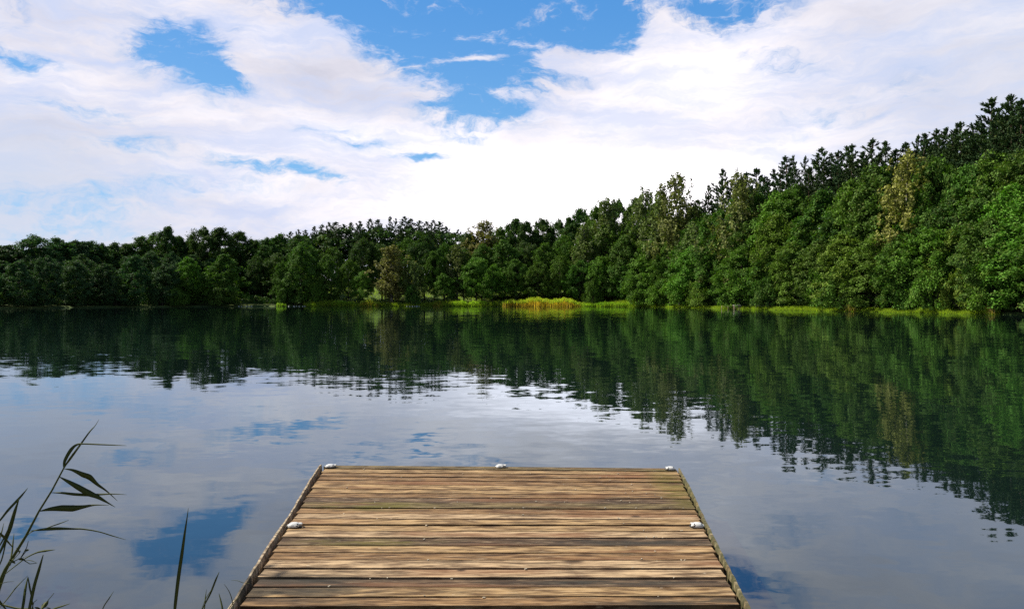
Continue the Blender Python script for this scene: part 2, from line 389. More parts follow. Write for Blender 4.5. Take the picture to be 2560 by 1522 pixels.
G_DARK = (.060, .125, .030); G_MID = (.092, .190, .030); G_BRIGHT = (.125, .250, .034); G_OLIVE = (.17, .22, .07)
G_BROWN = (.22, .235, .075); G_PINE = (.066, .125, .046); G_SHADE = (.056, .125, .046); G_YEL = (.17, .26, .04)  # left-shore trees get a darker leaf green standing in for shade
rnd = random.Random(5)
trees = []                                       # (name, proto, px, depth beyond the shore, height, width factor, colour, row)
def put_tree(name, proto, px, d, top=None, height=None, wf=1.0, color=G_MID, row='front', wid=None):
    a = math.degrees(math.atan((px-CX)/F)); R = shore(a)+d; ar = math.radians(a)
    x, y = math.sin(ar)*R, math.cos(ar)*R; gz = ground_z(x, y)
    if height is None: height = CAMZ+(HY-top)/F*y-gz
    root = empty(name, (x, y, gz-.05)); s = height/proto['H']
    sw = (wid/(2*proto['R']) if wid else s*wf)
    for part in ('trunk', 'crown'):
        o = link(part, proto[part], root)
        c = tuple(min(1, q*rnd.uniform(.9, 1.12)) for q in color) if part == 'crown' else (1, 1, 1)
        o.color = (*c, 1); o.scale = (sw, sw, s)
        o.rotation_euler = (0, 0, rnd.uniform(0, 6.28) if part == 'trunk' else 0)
    rz = rnd.uniform(0, 6.28)
    for o in root.children: o.rotation_euler = (0, 0, rz)
    root['px'] = px; root['row'] = row; trees.append(root); return root

# back row on the ridge: pines against the sky, (x, y of the tip)
pines = [(727,578),(746,573),(764,574),(786,565),(806,560),(822,555),(840,554),(859,560),(877,555),(900,552),(926,546),(945,548),(976,540),(990,545),(1012,540),(1027,546),
         (1050,550),(1066,553),(1084,549),(1098,553),(1115,565),(1145,573),
         (1745,498),(1772,462),(1807,421),(1828,448),(1866,430),(1891,420),(1912,440),(1934,422),(1963,389),(1983,388),(2014,389),(2035,400),(2055,368),(2078,382),(2096,376),(2116,364),(2130,360),(2158,378),
         (2182,345),(2214,352),(2240,372),(2264,355),(2296,336),(2311,333),(2341,322),(2366,318),(2383,330),(2401,304),(2432,312),(2480,244),(2505,285),(2528,235),(2554,247),(2600,230),(2660,240),(2740,215)]
for i, (x, y) in enumerate(pines):
    big = 2470 < x
    d = (52 if x < 1200 else 30) + rnd.uniform(-4, 5) - (8 if big else 0)
    put_tree('pine_tree', PI_[i % 4], x, d, top=y, wid=rnd.choice((6.5, 8, 9.5, 11))*(1.15 if big else 1), color=G_PINE, row='pine')
for i, x in enumerate(range(1770, 2640, 36)):    # lower pines filling the ridge below the tips
    yt = float(np.interp(x, [q[0] for q in pines], [q[1] for q in pines]))
    put_tree('pine_tree', PI_[(i+1) % 4], x, 24+rnd.uniform(-2, 3), top=yt+rnd.uniform(16, 44), wid=rnd.uniform(6, 8), color=G_PINE, row='lowpine')
for i, x in enumerate(range(740, 1130, 26)):
    put_tree('pine_tree', PI_[(i+2) % 4], x, 44+rnd.uniform(-2, 3), top=float(np.interp(x, [740, 820, 960, 1100], [592, 572, 558, 572]))+rnd.uniform(-2, 10), wid=rnd.uniform(7, 10), color=G_PINE, row='lowpine')
# skyline broadleaf trees
sky_bl = [(-60,612,100,G_SHADE),(20,615,80,G_SHADE),(83,592,95,G_SHADE),(146,598,80,G_SHADE),(190,603,70,G_SHADE),(225,605,62,G_SHADE),(254,612,60,G_DARK),(284,609,60,G_SHADE),(316,611,56,G_DARK),
          (355,594,70,G_DARK),(388,586,66,G_MID),(419,570,56,G_DARK),(448,592,52,G_DARK),(476,597,56,G_SHADE),(508,572,66,G_DARK),(552,573,78,G_DARK),(600,581,60,G_DARK),(634,602,56,G_DARK),(666,598,62,G_DARK),(698,588,70,G_DARK),(745,590,70,G_DARK),
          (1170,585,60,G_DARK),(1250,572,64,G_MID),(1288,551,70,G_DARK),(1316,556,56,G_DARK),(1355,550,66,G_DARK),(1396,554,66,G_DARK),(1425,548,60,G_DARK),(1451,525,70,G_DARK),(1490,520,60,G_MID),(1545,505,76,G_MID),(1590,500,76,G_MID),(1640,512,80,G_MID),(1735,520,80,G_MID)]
for i, (x, y, wpx, c) in enumerate(sky_bl):
    R = shore(math.degrees(math.atan((x-CX)/F)))
    put_tree('alder_tree', BL[i % 4], x, 24+rnd.uniform(-3, 3), top=y, wid=wpx*1.35/F*R, color=c, row='skyline')
# birches: pale trunks, hanging olive or brown foliage
birches = [(1213,552,18,95,G_BROWN,0),(980,612,5,74,G_BROWN,1),(1034,655,3,50,G_OLIVE,2),(1517,494,16,85,G_OLIVE,1),(1612,474,14,80,G_OLIVE,0),(1693,440,12,112,G_OLIVE,2),(1652,478,10,70,G_OLIVE,1),(1848,431,9,96,G_BROWN,0),
           (2270,386,8,120,(.30,.30,.09),2),(1460,560,9,60,G_OLIVE,1),(1735,560,8,80,G_OLIVE,2),(1142,610,9,60,G_OLIVE,0),(1800,560,9,90,G_OLIVE,1)]
for x, y, d, wpx, c, k in birches:
    R = shore(math.degrees(math.atan((x-CX)/F)))
    put_tree('birch_tree', BI[k], x, d, top=y, wid=wpx*1.5/F*R, color=c, row='birch')
# middle row
mid = [(-80,650,G_SHADE),(10,655,G_SHADE),(75,640,G_SHADE),(140,648,G_SHADE),(205,640,G_SHADE),(262,652,G_SHADE),(325,640,G_SHADE),(375,628,G_SHADE),(430,622,G_SHADE),(480,632,G_SHADE),(530,640,G_SHADE),(640,640,G_DARK),(690,632,G_DARK),(755,609,G_MID),(828,619,G_MID),
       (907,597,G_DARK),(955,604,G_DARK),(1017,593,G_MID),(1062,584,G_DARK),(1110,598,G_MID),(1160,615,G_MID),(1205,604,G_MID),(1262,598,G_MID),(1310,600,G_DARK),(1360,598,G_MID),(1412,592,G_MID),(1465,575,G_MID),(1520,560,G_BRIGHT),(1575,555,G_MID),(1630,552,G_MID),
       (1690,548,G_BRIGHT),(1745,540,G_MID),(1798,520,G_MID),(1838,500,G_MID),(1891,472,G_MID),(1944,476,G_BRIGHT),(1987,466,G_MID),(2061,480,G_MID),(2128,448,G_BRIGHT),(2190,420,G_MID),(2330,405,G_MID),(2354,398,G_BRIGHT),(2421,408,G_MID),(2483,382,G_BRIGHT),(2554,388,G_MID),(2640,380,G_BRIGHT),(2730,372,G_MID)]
for i, (x, y, c) in enumerate(mid):
    wpx = float(np.interp(x, [0, 1200, 1700, 2100, 2560], [80, 78, 110, 150, 175]))
    R = shore(math.degrees(math.atan((x-CX)/F)))
    put_tree('alder_tree', BL[(i*5+2) % 4 if x > 1480 or x < 520 else 4+i % 2], x, 13+rnd.uniform(-3, 4), top=y+4+rnd.uniform(-5, 9), wid=wpx*rnd.uniform(.75, 1.08)/F*R, color=c, row='middle')
# fill row on the right-hand slope
fill = [(1560,600),(1640,596),(1720,592),(1800,585),(1870,560),(1940,550),(2020,545),(2095,530),(2165,510),(2240,520),(2310,500),(2385,490),(2455,475),(2530,470),(2610,470)]
for i, (x, y) in enumerate(fill):
    R = shore(math.degrees(math.atan((x-CX)/F)))
    put_tree('alder_tree', BL[(i*3+1) % 4], x, 9+rnd.uniform(-2.5, 2.5), top=y+rnd.uniform(-14, 14), wid=float(np.interp(x, [1500, 2560], [88, 150]))/F*R, color=(G_MID, G_BRIGHT, G_MID, G_DARK)[i % 4], row='slope')
# shore row
front = [(-40,655,60,G_SHADE),(45,662,62,G_SHADE),(118,650,58,G_SHADE),(190,658,62,G_SHADE),(262,664,60,G_SHADE),(336,648,60,G_SHADE),(415,660,70,G_SHADE),(470,650,62,G_BRIGHT),(452,705,60,G_MID),(562,634,80,G_MID),
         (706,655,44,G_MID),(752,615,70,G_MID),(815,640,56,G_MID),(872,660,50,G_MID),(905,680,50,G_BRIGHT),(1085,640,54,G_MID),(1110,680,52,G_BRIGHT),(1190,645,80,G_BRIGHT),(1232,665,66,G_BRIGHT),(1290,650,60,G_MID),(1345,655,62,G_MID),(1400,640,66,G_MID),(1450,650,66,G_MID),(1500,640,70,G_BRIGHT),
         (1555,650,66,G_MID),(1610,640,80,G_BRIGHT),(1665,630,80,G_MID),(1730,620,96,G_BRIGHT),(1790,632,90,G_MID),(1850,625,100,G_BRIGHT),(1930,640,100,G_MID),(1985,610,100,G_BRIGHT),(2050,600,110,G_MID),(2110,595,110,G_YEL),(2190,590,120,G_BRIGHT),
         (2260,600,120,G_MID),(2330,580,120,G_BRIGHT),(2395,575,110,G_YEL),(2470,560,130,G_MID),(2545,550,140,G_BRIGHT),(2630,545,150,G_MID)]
for i, (x, y, wpx, c) in enumerate(front):
    R = shore(math.degrees(math.atan((x-CX)/F)))
    low = 1060 < x < 1580 or 850 < x < 920
    put_tree('alder_tree', BL[4+i % 2] if low else BL[(i*3) % 4], x, (5 if low else 4)+rnd.uniform(-1.5, 1.5), top=y+rnd.uniform(-10, 6), wid=wpx*1.05/F*R, color=c, row='front')
# shrubs hanging over the water
bush = [(405,715,60,G_SHADE),(440,722,54,G_MID),(556,700,60,G_MID),(545,722,40,G_MID),(707,712,40,G_MID),(790,712,40,G_MID),(1590,700,60,G_BRIGHT),(1650,706,76,G_BRIGHT),(1700,690,80,G_BRIGHT),(1752,702,76,G_YEL),
        (1800,690,80,G_BRIGHT),(1862,694,84,G_BRIGHT),(1925,690,80,G_MID),(1990,684,76,G_BRIGHT),(2052,680,90,G_BRIGHT),(2120,682,90,G_MID),(2185,676,100,G_BRIGHT),(2260,680,90,G_MID),(2345,668,84,G_BRIGHT),(2365,705,66,G_YEL),(2400,690,70,G_YEL),(2480,672,100,G_BRIGHT),(2555,660,110,G_BRIGHT),(2640,660,110,G_MID),
        (1480,712,40,G_MID),(1030,712,34,G_MID),(90,728,60,G_SHADE),(290,730,56,G_SHADE)]
bush = [b for k, b in enumerate(bush) if not (b[0] > 1780 and k % 3 == 1)]
for i, (x, y, wpx, c) in enumerate(bush):
    R = shore(math.degrees(math.atan((x-CX)/F)))
    put_tree('alder_shrub', BUSH[i % 2], x, 1.4+rnd.uniform(-.3, 1.4), top=y+rnd.uniform(-6, 6), wid=wpx*rnd.uniform(.75, 1.05)/F*R, color=c, row='bush')
# trees beyond the frame, so the wood does not stop at its edges
for i in range(9):
    put_tree('alder_tree', BL[i % 4], -130-i*80, 4+(i % 3)*7, height=17+rnd.uniform(-2, 3), wf=1.0, color=G_SHADE, row='beyondleft')
for i in range(14):
    put_tree('alder_tree', BL[i % 4], 2760+i*130+(i*i)*9, 5+(i % 3)*7, height=19+rnd.uniform(-2, 3), wf=1.0, color=G_MID, row='beyondright')

# -------- labels that single each tree out
LM = [(-9999, 0, 'beyond the left edge'), (0, 400, 'on the dark far-left shore'), (400, 660, 'by the first pale waterline stones'), (660, 930, 'left of the brown shore birch'),
      (930, 1150, 'around the brown shore birch'), (1150, 1460, 'behind the yellow reed bed'), (1460, 1640, 'just right of the yellow reeds'), (1640, 1800, 'left of the wooden water frames'),
      (1800, 2000, 'above the wooden water frames'), (2000, 2230, 'over the first tan reed tuft'), (2230, 2430, 'between the two tan reed tufts'), (2430, 2570, 'by the last tan reed tuft'), (2570, 99999, 'beyond the right edge')]
ORD = 'first second third fourth fifth sixth seventh eighth ninth tenth eleventh twelfth thirteenth fourteenth fifteenth'.split()
ROW = {'pine': ('tall dark pine against the sky', 'pine tree', 'pines along the ridge skyline'),
       'lowpine': ('lower dark pine under the ridge tips', 'pine tree', 'lower pines below the ridge tips'),
       'skyline': ('round dark treetop on the skyline', 'tree', 'broadleaf trees forming the skyline'),
       'birch': ('thin drooping olive birch', 'birch tree', 'birches among the green trees'),
       'middle': ('tall green alder below the skyline', 'tree', 'alders in the middle of the wood'),
       'slope': ('dense alder halfway down the slope', 'tree', 'alders on the lower slope'),
       'front': ('leafy alder at the shore', 'tree', 'alders lining the shore'),
       'bush': ('low bush overhanging the water', 'bush', 'bushes overhanging the water'),
       'beyondleft': ('dark alder of the shore wood', 'tree', 'alders beyond the left edge'),
       'beyondright': ('green alder of the shore wood', 'tree', 'alders beyond the right edge')}
for row, (desc, cat, grp) in ROW.items():
    for lo, hi, where in LM:
        s = sorted([t for t in trees if t['row'] == row and lo <= t['px'] < hi], key=lambda t: t['px'])
        for i, t in enumerate(s):
            lab = f"{desc} {where}" + (f", {ORD[i]} from left" if len(s) > 1 else '')
            if row == 'birch' and t['px'] in (980, 1213, 1693, 1848, 2270):
                lab = {980: 'brown leaning birch standing at the shore among dark green alders', 1213: 'pale brown birch top against the sky above the reeds',
                       1693: 'tallest loose-crowned birch with white stems against the bright cloud', 1848: 'brownish birch with white trunk in front of dark pines',
                       2270: 'yellow-olive birch drooping amid bright green alders on the right'}[t['px']]
            tag(t, lab, cat, grp)
for t in trees: del t['px']; del t['row']

# -------- the wood behind, read as one dark mass, and undergrowth
def clump_cloud(name, label, pts, color, leaf=.34, n=26, r=1.3, mat=M_LEAF, kind='stuff', seed=1):
    rs = np.random.RandomState(seed); C = []; N = []
    for p in pts:
        k = int(n*rs.uniform(.7, 1.3)); d = unit(rs.normal(size=(k, 3))); d[:, 2] = np.abs(d[:, 2])*.9-.15
        C.append(np.array(p)+d*r*rs.uniform(.6, 1.1, (k, 1))); N.append(d+rs.normal(size=(k, 3))*.5+[0, 0, .5])
    C = np.concatenate(C); N = np.concatenate(N); sz = rs.uniform(.7, 1.3, len(C))*leaf
    V, Q = leaf_quads(rs, C, N, sz, sz*.65); o = link(name, mesh_np(name, V, Q, mat)); o.color = (*color, 1)
    return tag(o, label, name.replace('_', ' '), kind=kind)
def polar(px, d):
    a = math.atan((px-CX)/F); R = shore(math.degrees(a))+d; x, y = math.sin(a)*R, math.cos(a)*R
    return x, y, ground_z(x, y)
pts = []
for i in range(4600):
    px = rnd.uniform(-300, 2900); d = rnd.uniform(40, 60) if 780 < px < 1700 else rnd.uniform(27, 50)
    x, y, z = polar(px, d); hmax = float(np.interp(px, [0, 300, 600, 900, 1100, 1300, 1600, 1900, 2560], [10.5, 11, 13, 17, 15, 15, 14.5, 12, 16]))
    pts.append((x, y, z+rnd.uniform(0, hmax)))
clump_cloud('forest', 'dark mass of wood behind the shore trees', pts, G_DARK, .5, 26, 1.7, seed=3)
pts = []
for i in range(1500):
    px = rnd.uniform(-200, 2800)
    if 1180 < px < 1640 or (800 < px < 1180 and rnd.random() < .75): continue
    x, y, z = polar(px, rnd.uniform(1.5, 12)); pts.append((x, y, z+rnd.uniform(.2, 2.0)))
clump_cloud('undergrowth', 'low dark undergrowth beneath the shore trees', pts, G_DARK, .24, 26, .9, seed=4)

# ------------------------------------------------------------------ reeds and shore grass
def blades(rs, base, H, W, lean=.12, segs=3, droop=.2):
    """vertical tapering blades from base points (n,3)"""
    n = len(base); ang = rs.uniform(0, 6.28, n); side = np.stack([np.cos(ang), np.sin(ang), 0*ang], 1)
    ld = rs.normal(size=(n, 3))*lean; ld[:, 2] = 0; V = []
    for s in range(segs+1):
        f = s/segs; c = base+np.outer(H*f, [0, 0, 1])+ld*(H*f*f)[:, None]*(1+droop)
        wv = (W*(1-f**1.5)*.5+.004)[:, None]*side; V += [c-wv, c+wv]
    V = np.stack(V, 1).reshape(-1, 3); k = 2*(segs+1); b = np.arange(n)[:, None]*k
    Q = np.concatenate([b+np.array([2*s, 2*s+1, 2*s+3, 2*s+2]) for s in range(segs)])
    return V, Q
def reed_bed(name, label, x0, x1, top, color, tcolor, dens=15, deep=3.0, cat='reeds', seed=0, lean=.08, group='reed clumps along the far shore', d0=-1.0, wblade=.07):
    """stalk meshes with a part 'leaf_tops' for the greener upper leaves"""
    rs = np.random.RandomState(seed+int(x0)); xa, ya, _ = polar(x0, 0); xb, yb, _ = polar(x1, 0)
    L = math.hypot(xb-xa, yb-ya); n = int(L*deep*dens); base = []; hs = []
    cx, cy, _ = polar((x0+x1)/2, d0+deep/2)
    for i in range(n):
        u = rs.uniform(); x, y, z = polar(x0+(x1-x0)*u, d0+rs.uniform(0, deep)); z = max(z, -.3)
        h = (CAMZ+(HY-top)/F*y-z)*(1-.45*abs(2*u-1)**4)*(.86+.12*math.sin(u*L*.8+seed)+.05*math.sin(u*L*2.9))*rs.uniform(.72, 1.05)
        base.append((x-cx, y-cy, z)); hs.append(max(.25, h))
    base = np.array(base); hs = np.array(hs)
    V, Q = blades(rs, base, hs, np.full(n, wblade), lean)
    root = link(name, mesh_np('stalks', V, Q, M_GRASS), None, (cx, cy, 0)); root.color = (*color, 1)
    if tcolor:                                    # arching leaves near the tops
        m = n*3; idx = rs.randint(0, n, m); b2 = base[idx]+np.outer(hs[idx]*rs.uniform(.68, 1.0, m), [0, 0, 1])
        V, Q = leaf_quads(rs, b2, rs.normal(size=(m, 3))+[0, -.3, .4], rs.uniform(.16, .36, m), rs.uniform(.035, .07, m), rs.normal(size=(m, 3))*.7+[0, 0, .5])
        o = link('leaf_tops', mesh_np('leaf_tops', V, Q, M_GRASS), root); o.color = (*tcolor, 1)
    return tag(root, label, cat, group)
GOLD = (.86, .58, .11); GREENR = (.36, .52, .05); TAN = (.80, .56, .22)
reed_bed('reed_bed', 'long golden reed bed standing in the water at mid shore', 1256, 1452, 742, GOLD, (.50, .62, .06), dens=20, deep=4, seed=1, d0=-2.2)
reed_bed('reed_bed', 'low green reeds adjoining the golden bed on its right side', 1450, 1622, 754, GREENR, (.34, .55, .05), dens=14, deep=3, seed=2)
reed_bed('reed_bed', 'short green reed clump just left of the golden bed', 1172, 1218, 747, GREENR, (.42, .60, .06), seed=3)
reed_bed('reed_bed', 'small green reed clump second left of the golden bed', 1128, 1168, 748, GREENR, (.42, .60, .06), seed=4)
reed_bed('reed_bed', 'small reed clump with orange stems right of the birch stones', 1082, 1106, 748, GOLD, (.25, .36, .04), seed=5)
reed_bed('reed_bed', 'rounded tan and green reed clump left of the brown shore birch', 898, 948, 748, GOLD, (.46, .56, .08), seed=6)
reed_bed('reed_bed', 'broad green reed clump beside the rounded tan clump', 828, 890, 749, GREENR, (.36, .54, .06), seed=7)
reed_bed('reed_bed', 'small low green reed clump right of the first pale stones', 690, 716, 757, GREENR, (.36, .54, .06), seed=8)
reed_bed('reed_bed', 'small low green clump between stones and the broad clump', 768, 800, 756, GREENR, (.36, .54, .06), seed=9)
reed_bed('reed_tuft', 'tan dry reed tuft under bushes right of the wooden frames', 2112, 2142, 752, TAN, (.30, .30, .08), dens=10, deep=1.6, seed=10, lean=.25, wblade=.05)
reed_bed('reed_tuft', 'tan reed tuft at the water under the rightmost alders', 2464, 2488, 750, TAN, (.24, .32, .06), dens=12, deep=1.6, seed=11, lean=.25, wblade=.05)
# continuous grass verge
rs = np.random.RandomState(77); base = []; hs = []
for i in range(42000):
    px = rs.uniform(760, 2500) if i % 4 else rs.uniform(1800, 2480)
    x, y, z = polar(px, rs.uniform(-.7, 1.3)**1); base.append((x, y, max(z, -.2)))
    hs.append((.55+.55*rs.uniform())*(.5+.8*abs(math.sin(px*.021)*math.sin(px*.0083+1)))*(1.05 if px < 1640 else .32))
V, Q = blades(rs, np.array(base), np.array(hs)+.15, np.full(len(hs), .09), .3)
o = link('shore_grass', mesh_np('shore_grass', V, Q, M_GRASS)); o.color = (.34, .44, .05, 1); tag(o, 'bright green grass edging the far waterline', 'grass', kind='stuff')
base = []; hs = []                                # meadow grass seen between the trunks
for i in range(16000):
    px = rs.uniform(800, 1750); x, y, z = polar(px, rs.uniform(6, 36)); base.append((x, y, z)); hs.append(rs.uniform(.2, .5))
V, Q = blades(rs, np.array(base), np.array(hs), np.full(len(hs), .12), .35)
o = link('meadow_grass', mesh_np('meadow_grass', V, Q, M_GRASS)); o.color = (.36, .48, .07, 1); tag(o, 'sunlit meadow grass seen between the trunks', 'grass', kind='stuff')

# ------------------------------------------------------------------ small things on the far shore
def plain(name, col, rough=.8, var=.25, sc=8):
    m, t, b = material(name); tcn = t.new('ShaderNodeTexCoord').outputs['Object']
    n = t.noise(tcn, sc, 4, .6); c = t.vmath('SCALE', t.mix(0, col, col), t.math('MULTIPLY_ADD', n, 2*var, 1-var))
    t.l.new(c, b.inputs['Base Color']); b.inputs['Roughness'].default_value = rough; return m
M_STONE = plain('pale_stone', (.62, .60, .54)); M_POSTW = plain('weathered_post', (.38, .28, .20)); M_PALEW = plain('pale_board', (.62, .56, .54)); M_DARKW = plain('dark_wood', (.03, .026, .02))
def stone(px, d, s, label, group, seed):
    rs = np.random.RandomState(seed); mb = MB(); n, m = 8, 5; vs = []; fs = []
    for i in range(m+1):
        th = math.pi*i/m
        for k in range(n):
            ph = 2*math.pi*k/n; r = 1+.22*rs.normal()*.5
            vs.append((math.sin(th)*math.cos(ph)*s*r, math.sin(th)*math.sin(ph)*s*.8*r, math.cos(th)*s*.75*r))
    for i in range(m):
        for k in range(n): fs.append((i*n+k, i*n+(k+1) % n, (i+1)*n+(k+1) % n, (i+1)*n+k))
    mb.add(vs, fs); x, y, z = polar(px, d)
    tag(link('stone', mb.mesh('stone', M_STONE, False), None, (x, y, .06)), label, 'stone', group)
for g, (xs, lab) in enumerate([((597,604,611,617,623,629), 'row of small white stones at the dark left waterline'), ((722,735,741,748,757,762), 'faint pale stones at the waterline between two low green clumps'),
                               ((1017,1024,1031,1037,1042,1048), 'row of white stones at the waterline below the brown birch')]):
    for i, x in enumerate(xs):
        stone(x, -.9+rnd.uniform(-.15, .15), rnd.uniform(.13, .23), lab.replace('row of small', 'small').replace('row of white stones', 'white stone').replace('stones', 'stone'), ('stones at the dark left waterline', 'stones between the low clumps', 'stones below the brown birch')[g], 100+g*10+i)
def frame_post(px0, px1, top, Y, label, name, board):
    a = at(px0, HY, Y); b = at(px1, HY, Y); ztop = CAMZ+(HY-top)/F*Y
    r = empty(name, ((a.x+b.x)/2, Y, 0)); wd = b.x-a.x
    for sx in (-1, 1):
        m = MB(); m.tube([(sx*wd/2, 0, -1), (sx*wd/2, 0, ztop)], [.045, .04], 8); link('post', m.mesh('post', M_POSTW), r)
        if board: m = MB(); m.tube([(sx*wd/2*.95, .7, -1), (sx*wd/2*.95, .7, ztop-.04)], [.045, .04], 8); link('post', m.mesh('post', M_POSTW), r)
    m = MB(); m.box((0, -.05, ztop-(.16 if not board else .5)), (wd, .05, .07)); link('cross_rail', m.mesh('cross_rail', M_POSTW, False), r)
    if board:
        m = MB(); m.box((.05, .35, ztop+.03), (wd*1.25, .95, .07)); link('top_board', m.mesh('top_board', M_PALEW, False), r)
    return tag(r, label, 'platform' if board else 'rail')
frame_post(1804, 1820, 764, 148, 'pale two-post rail frame standing in the water', 'water_rail', False)
frame_post(1836, 1850, 763.5, 148, 'small fishing platform with pale top board standing in water', 'fishing_platform', True)
r = empty('low_fence', (at(1950, 0, 143).x, 143, 0)); xl, xr = at(1890, 0, 143).x-r.location.x, at(2002, 0, 143).x-r.location.x
m = MB(); m.tube([(xl, 0, .72), (0, .1, .75), (xr, 0, .80)], [.035]*3, 6); link('rail', m.mesh('rail', M_DARKW), r)
for k in range(5):
    m = MB(); xx = xl+(xr-xl)*k/4; m.tube([(xx, 0, -.8), (xx, 0, .78)], [.04, .035], 6); link('post', m.mesh('post', M_DARKW), r)
tag(r, 'thin dark pole fence along the water right of the platform', 'fence')
m = MB(); m.box((0, 0, 0), (1.2, .3, .08)); m.box((.2, .12, .06), (.7, .2, .05)); p = at(1944, 771, 144)
tag(link('plank', m.mesh('plank', M_PALEW, False), None, (p.x, 144, .12)), 'pale loose plank lying at the waterline under the dark fence', 'plank')
x, y, z = polar(1573, 3); m = MB(); m.tube([(0, 0, -.2), (.05, 0, 2.6)], [.05, .04], 6)
tag(link('pole', m.mesh('pole', M_PALEW), None, (x, y, z)), 'thin pale pole standing behind the low green reeds', 'pole')
x, y, z = polar(751, 8); r = empty('bench', (x, y, z))
m = MB(); m.box((0, 0, .45), (1.6, .4, .06)); link('seat', m.mesh('seat', M_PALEW, False), r)
m = MB(); m.box((0, .22, .82), (1.6, .05, .2)); link('backrest', m.mesh('backrest', M_PALEW, False), r)
for sx in (-.65, .65):
    m = MB(); m.box((sx, .1, .22), (.07, .35, .44)); m.box((sx, .255, .55), (.07, .04, .6)); link('leg', m.mesh('leg', M_POSTW, False), r)
tag(r, 'white bench standing in the shade between dark shore trees', 'bench')

# ------------------------------------------------------------------ jetty
def wood_mat(name, mossy=0.0):
    m, t, b = material(name); tcn = t.new('ShaderNodeTexCoord').outputs['Object']
    oi = t.new('ShaderNodeObjectInfo'); off = t.vmath('SCALE', (1., 1., 1.), t.math('MULTIPLY', oi.outputs['Random'], 40))
    v = t.vmath('ADD', tcn, off)
    wv = t.vmath('ADD', v, t.vmath('SCALE', t.vmath('SUBTRACT', t.noise(t.mapping(v, scale=(1.2, 3, 1)), 1, 2, .5, out=1), (.5,.5,.5)), .10))
    grain = t.noise(t.mapping(wv, scale=(5, 62, 60)), 1, 5, .65)
    grain2 = t.noise(t.mapping(wv, scale=(4.5, 30, 20)), 1, 4, .6)
    patch = t.noise(t.mapping(v, scale=(3.2, 11, 7)), 1, 6, .68)
    speck = t.noise(t.mapping(v, scale=(16, 34, 60)), 1, 3, .7)
    base = oi.outputs['Color']
    c = t.mix(t.ramp(grain2, .35, .66), t.vmath('MULTIPLY', base, (.36, .30, .26)), t.vmath('MULTIPLY', base, (1.42, 1.38, 1.32)))
    c = t.mix(t.ramp(grain, .52, .68, 0, .75), c, (.055, .034, .020))
    c = t.mix(t.ramp(grain, .32, .45, .7, 0), c, (.56, .41, .25))
    c = t.mix(t.ramp(patch, .50, .72, 0, .5), c, (.060, .050, .030))
    c = t.mix(t.ramp(speck, .68, .78, 0, .7), c, (.66, .58, .44))
    reds = t.noise(t.mapping(v, scale=(.8, 4, 4), loc=(4, 4, 4)), 1, 3, .5)
    c = t.mix(t.ramp(reds, .54, .70, 0, .55), c, (.26, .115, .05))
    # moss, dark stains, knots and painted near-corner shade at fixed places of the deck
    gp = t.new('ShaderNodeNewGeometry').outputs['Position']
    moss_shade_n = t.noise(t.mapping(gp, scale=(3, 14, 3)), 1, 4, .6)
    def stain_shade(x, y, rx, ry):
        mm = t.mapping(gp, loc=(x, y, DECK), scale=(rx, ry, 1), typ='TEXTURE'); return t.ramp(t.vmath('LENGTH', mm, out=1), .3, 1.1, 1, 0)
    ms = t.math('MULTIPLY', t.math('MAXIMUM', stain_shade(-1.05, 6.02, .55, .17), t.math('MAXIMUM', stain_shade(-.95, 5.12, .6, .10), stain_shade(1.38, 6.6, .22, .9))), t.ramp(moss_shade_n, .34, .55))
    c = t.mix(t.math('MULTIPLY', ms, .6), c, (.16, .14, .02))
    dk = t.math('MULTIPLY', t.math('MAXIMUM', stain_shade(.75, 5.13, .75, .07), t.math('MAXIMUM', stain_shade(.55, 4.40, .75, .05), t.math('MAXIMUM', stain_shade(-1.3, 4.35, .8, .32), stain_shade(.95, 4.12, .7, .10)))), t.ramp(moss_shade_n, .30, .52))  # two dark stains, then shade painted on the near left and right corners
    c = t.mix(t.math('MULTIPLY', dk, .80), c, (.035, .034, .026))
    kn = t.math('MAXIMUM', stain_shade(.34, 4.388, .045, .03), t.math('MAXIMUM', stain_shade(.37, 4.75, .09, .018), t.math('MAXIMUM', stain_shade(.91, 5.73, .05, .03), stain_shade(-.3, 4.60, .035, .02))))
    c = t.mix(t.math('MULTIPLY', kn, .85), c, (.03, .018, .01))
    if mossy: c = t.mix(t.ramp(patch, .36, .6, 0, mossy), c, (.085, .085, .035))
    t.l.new(c, b.inputs['Base Color']); b.inputs['Roughness'].default_value = .78; b.inputs['Specular IOR Level'].default_value = .25
    bu = t.new('ShaderNodeBump'); bu.inputs['Distance'].default_value = .004; bu.inputs['Strength'].default_value = 1
    t.l.new(t.math('ADD', grain, t.math('MULTIPLY', grain2, .8)), bu.inputs['Height']); t.l.new(bu.outputs[0], b.inputs['Normal'])
    return m
M_WOOD = wood_mat('weathered_wood'); M_MOSSW = wood_mat('mossy_wood', .9)
jetty = empty('jetty', (0, 5.5, 0)); jetty.rotation_euler = (0, 0, 0)
tag(jetty, 'weathered brown plank jetty reaching out over the calm lake', 'jetty')
def jl(x, y, z): return (x, y-5.5, z)
ys = [1165.7,1174.2,1183.8,1193.3,1202.6,1212.9,1223.7,1234,1244.8,1257,1270.5,1284.7,1297.6,1312,1327.2,1344,1362.7,1381.3,1399.3,1420.2,1444.6,1467.5,1491.5,1514]
wide = {1: .034, 3: .032, 4: .022, 6: .030, 8: .028, 10: .026, 11: .014, 13: .030, 15: .026, 17: .018, 19: .026, 20: .032, 22: .016}
Ds = [(CAMZ-DECK)*F/(y-HY) for y in ys]
def xl_(D): return np.interp(D, [4.02, 7.446], [-1.435, -1.821])
def xr_(D): return np.interp(D, [4.02, 7.324], [1.212, 1.566])
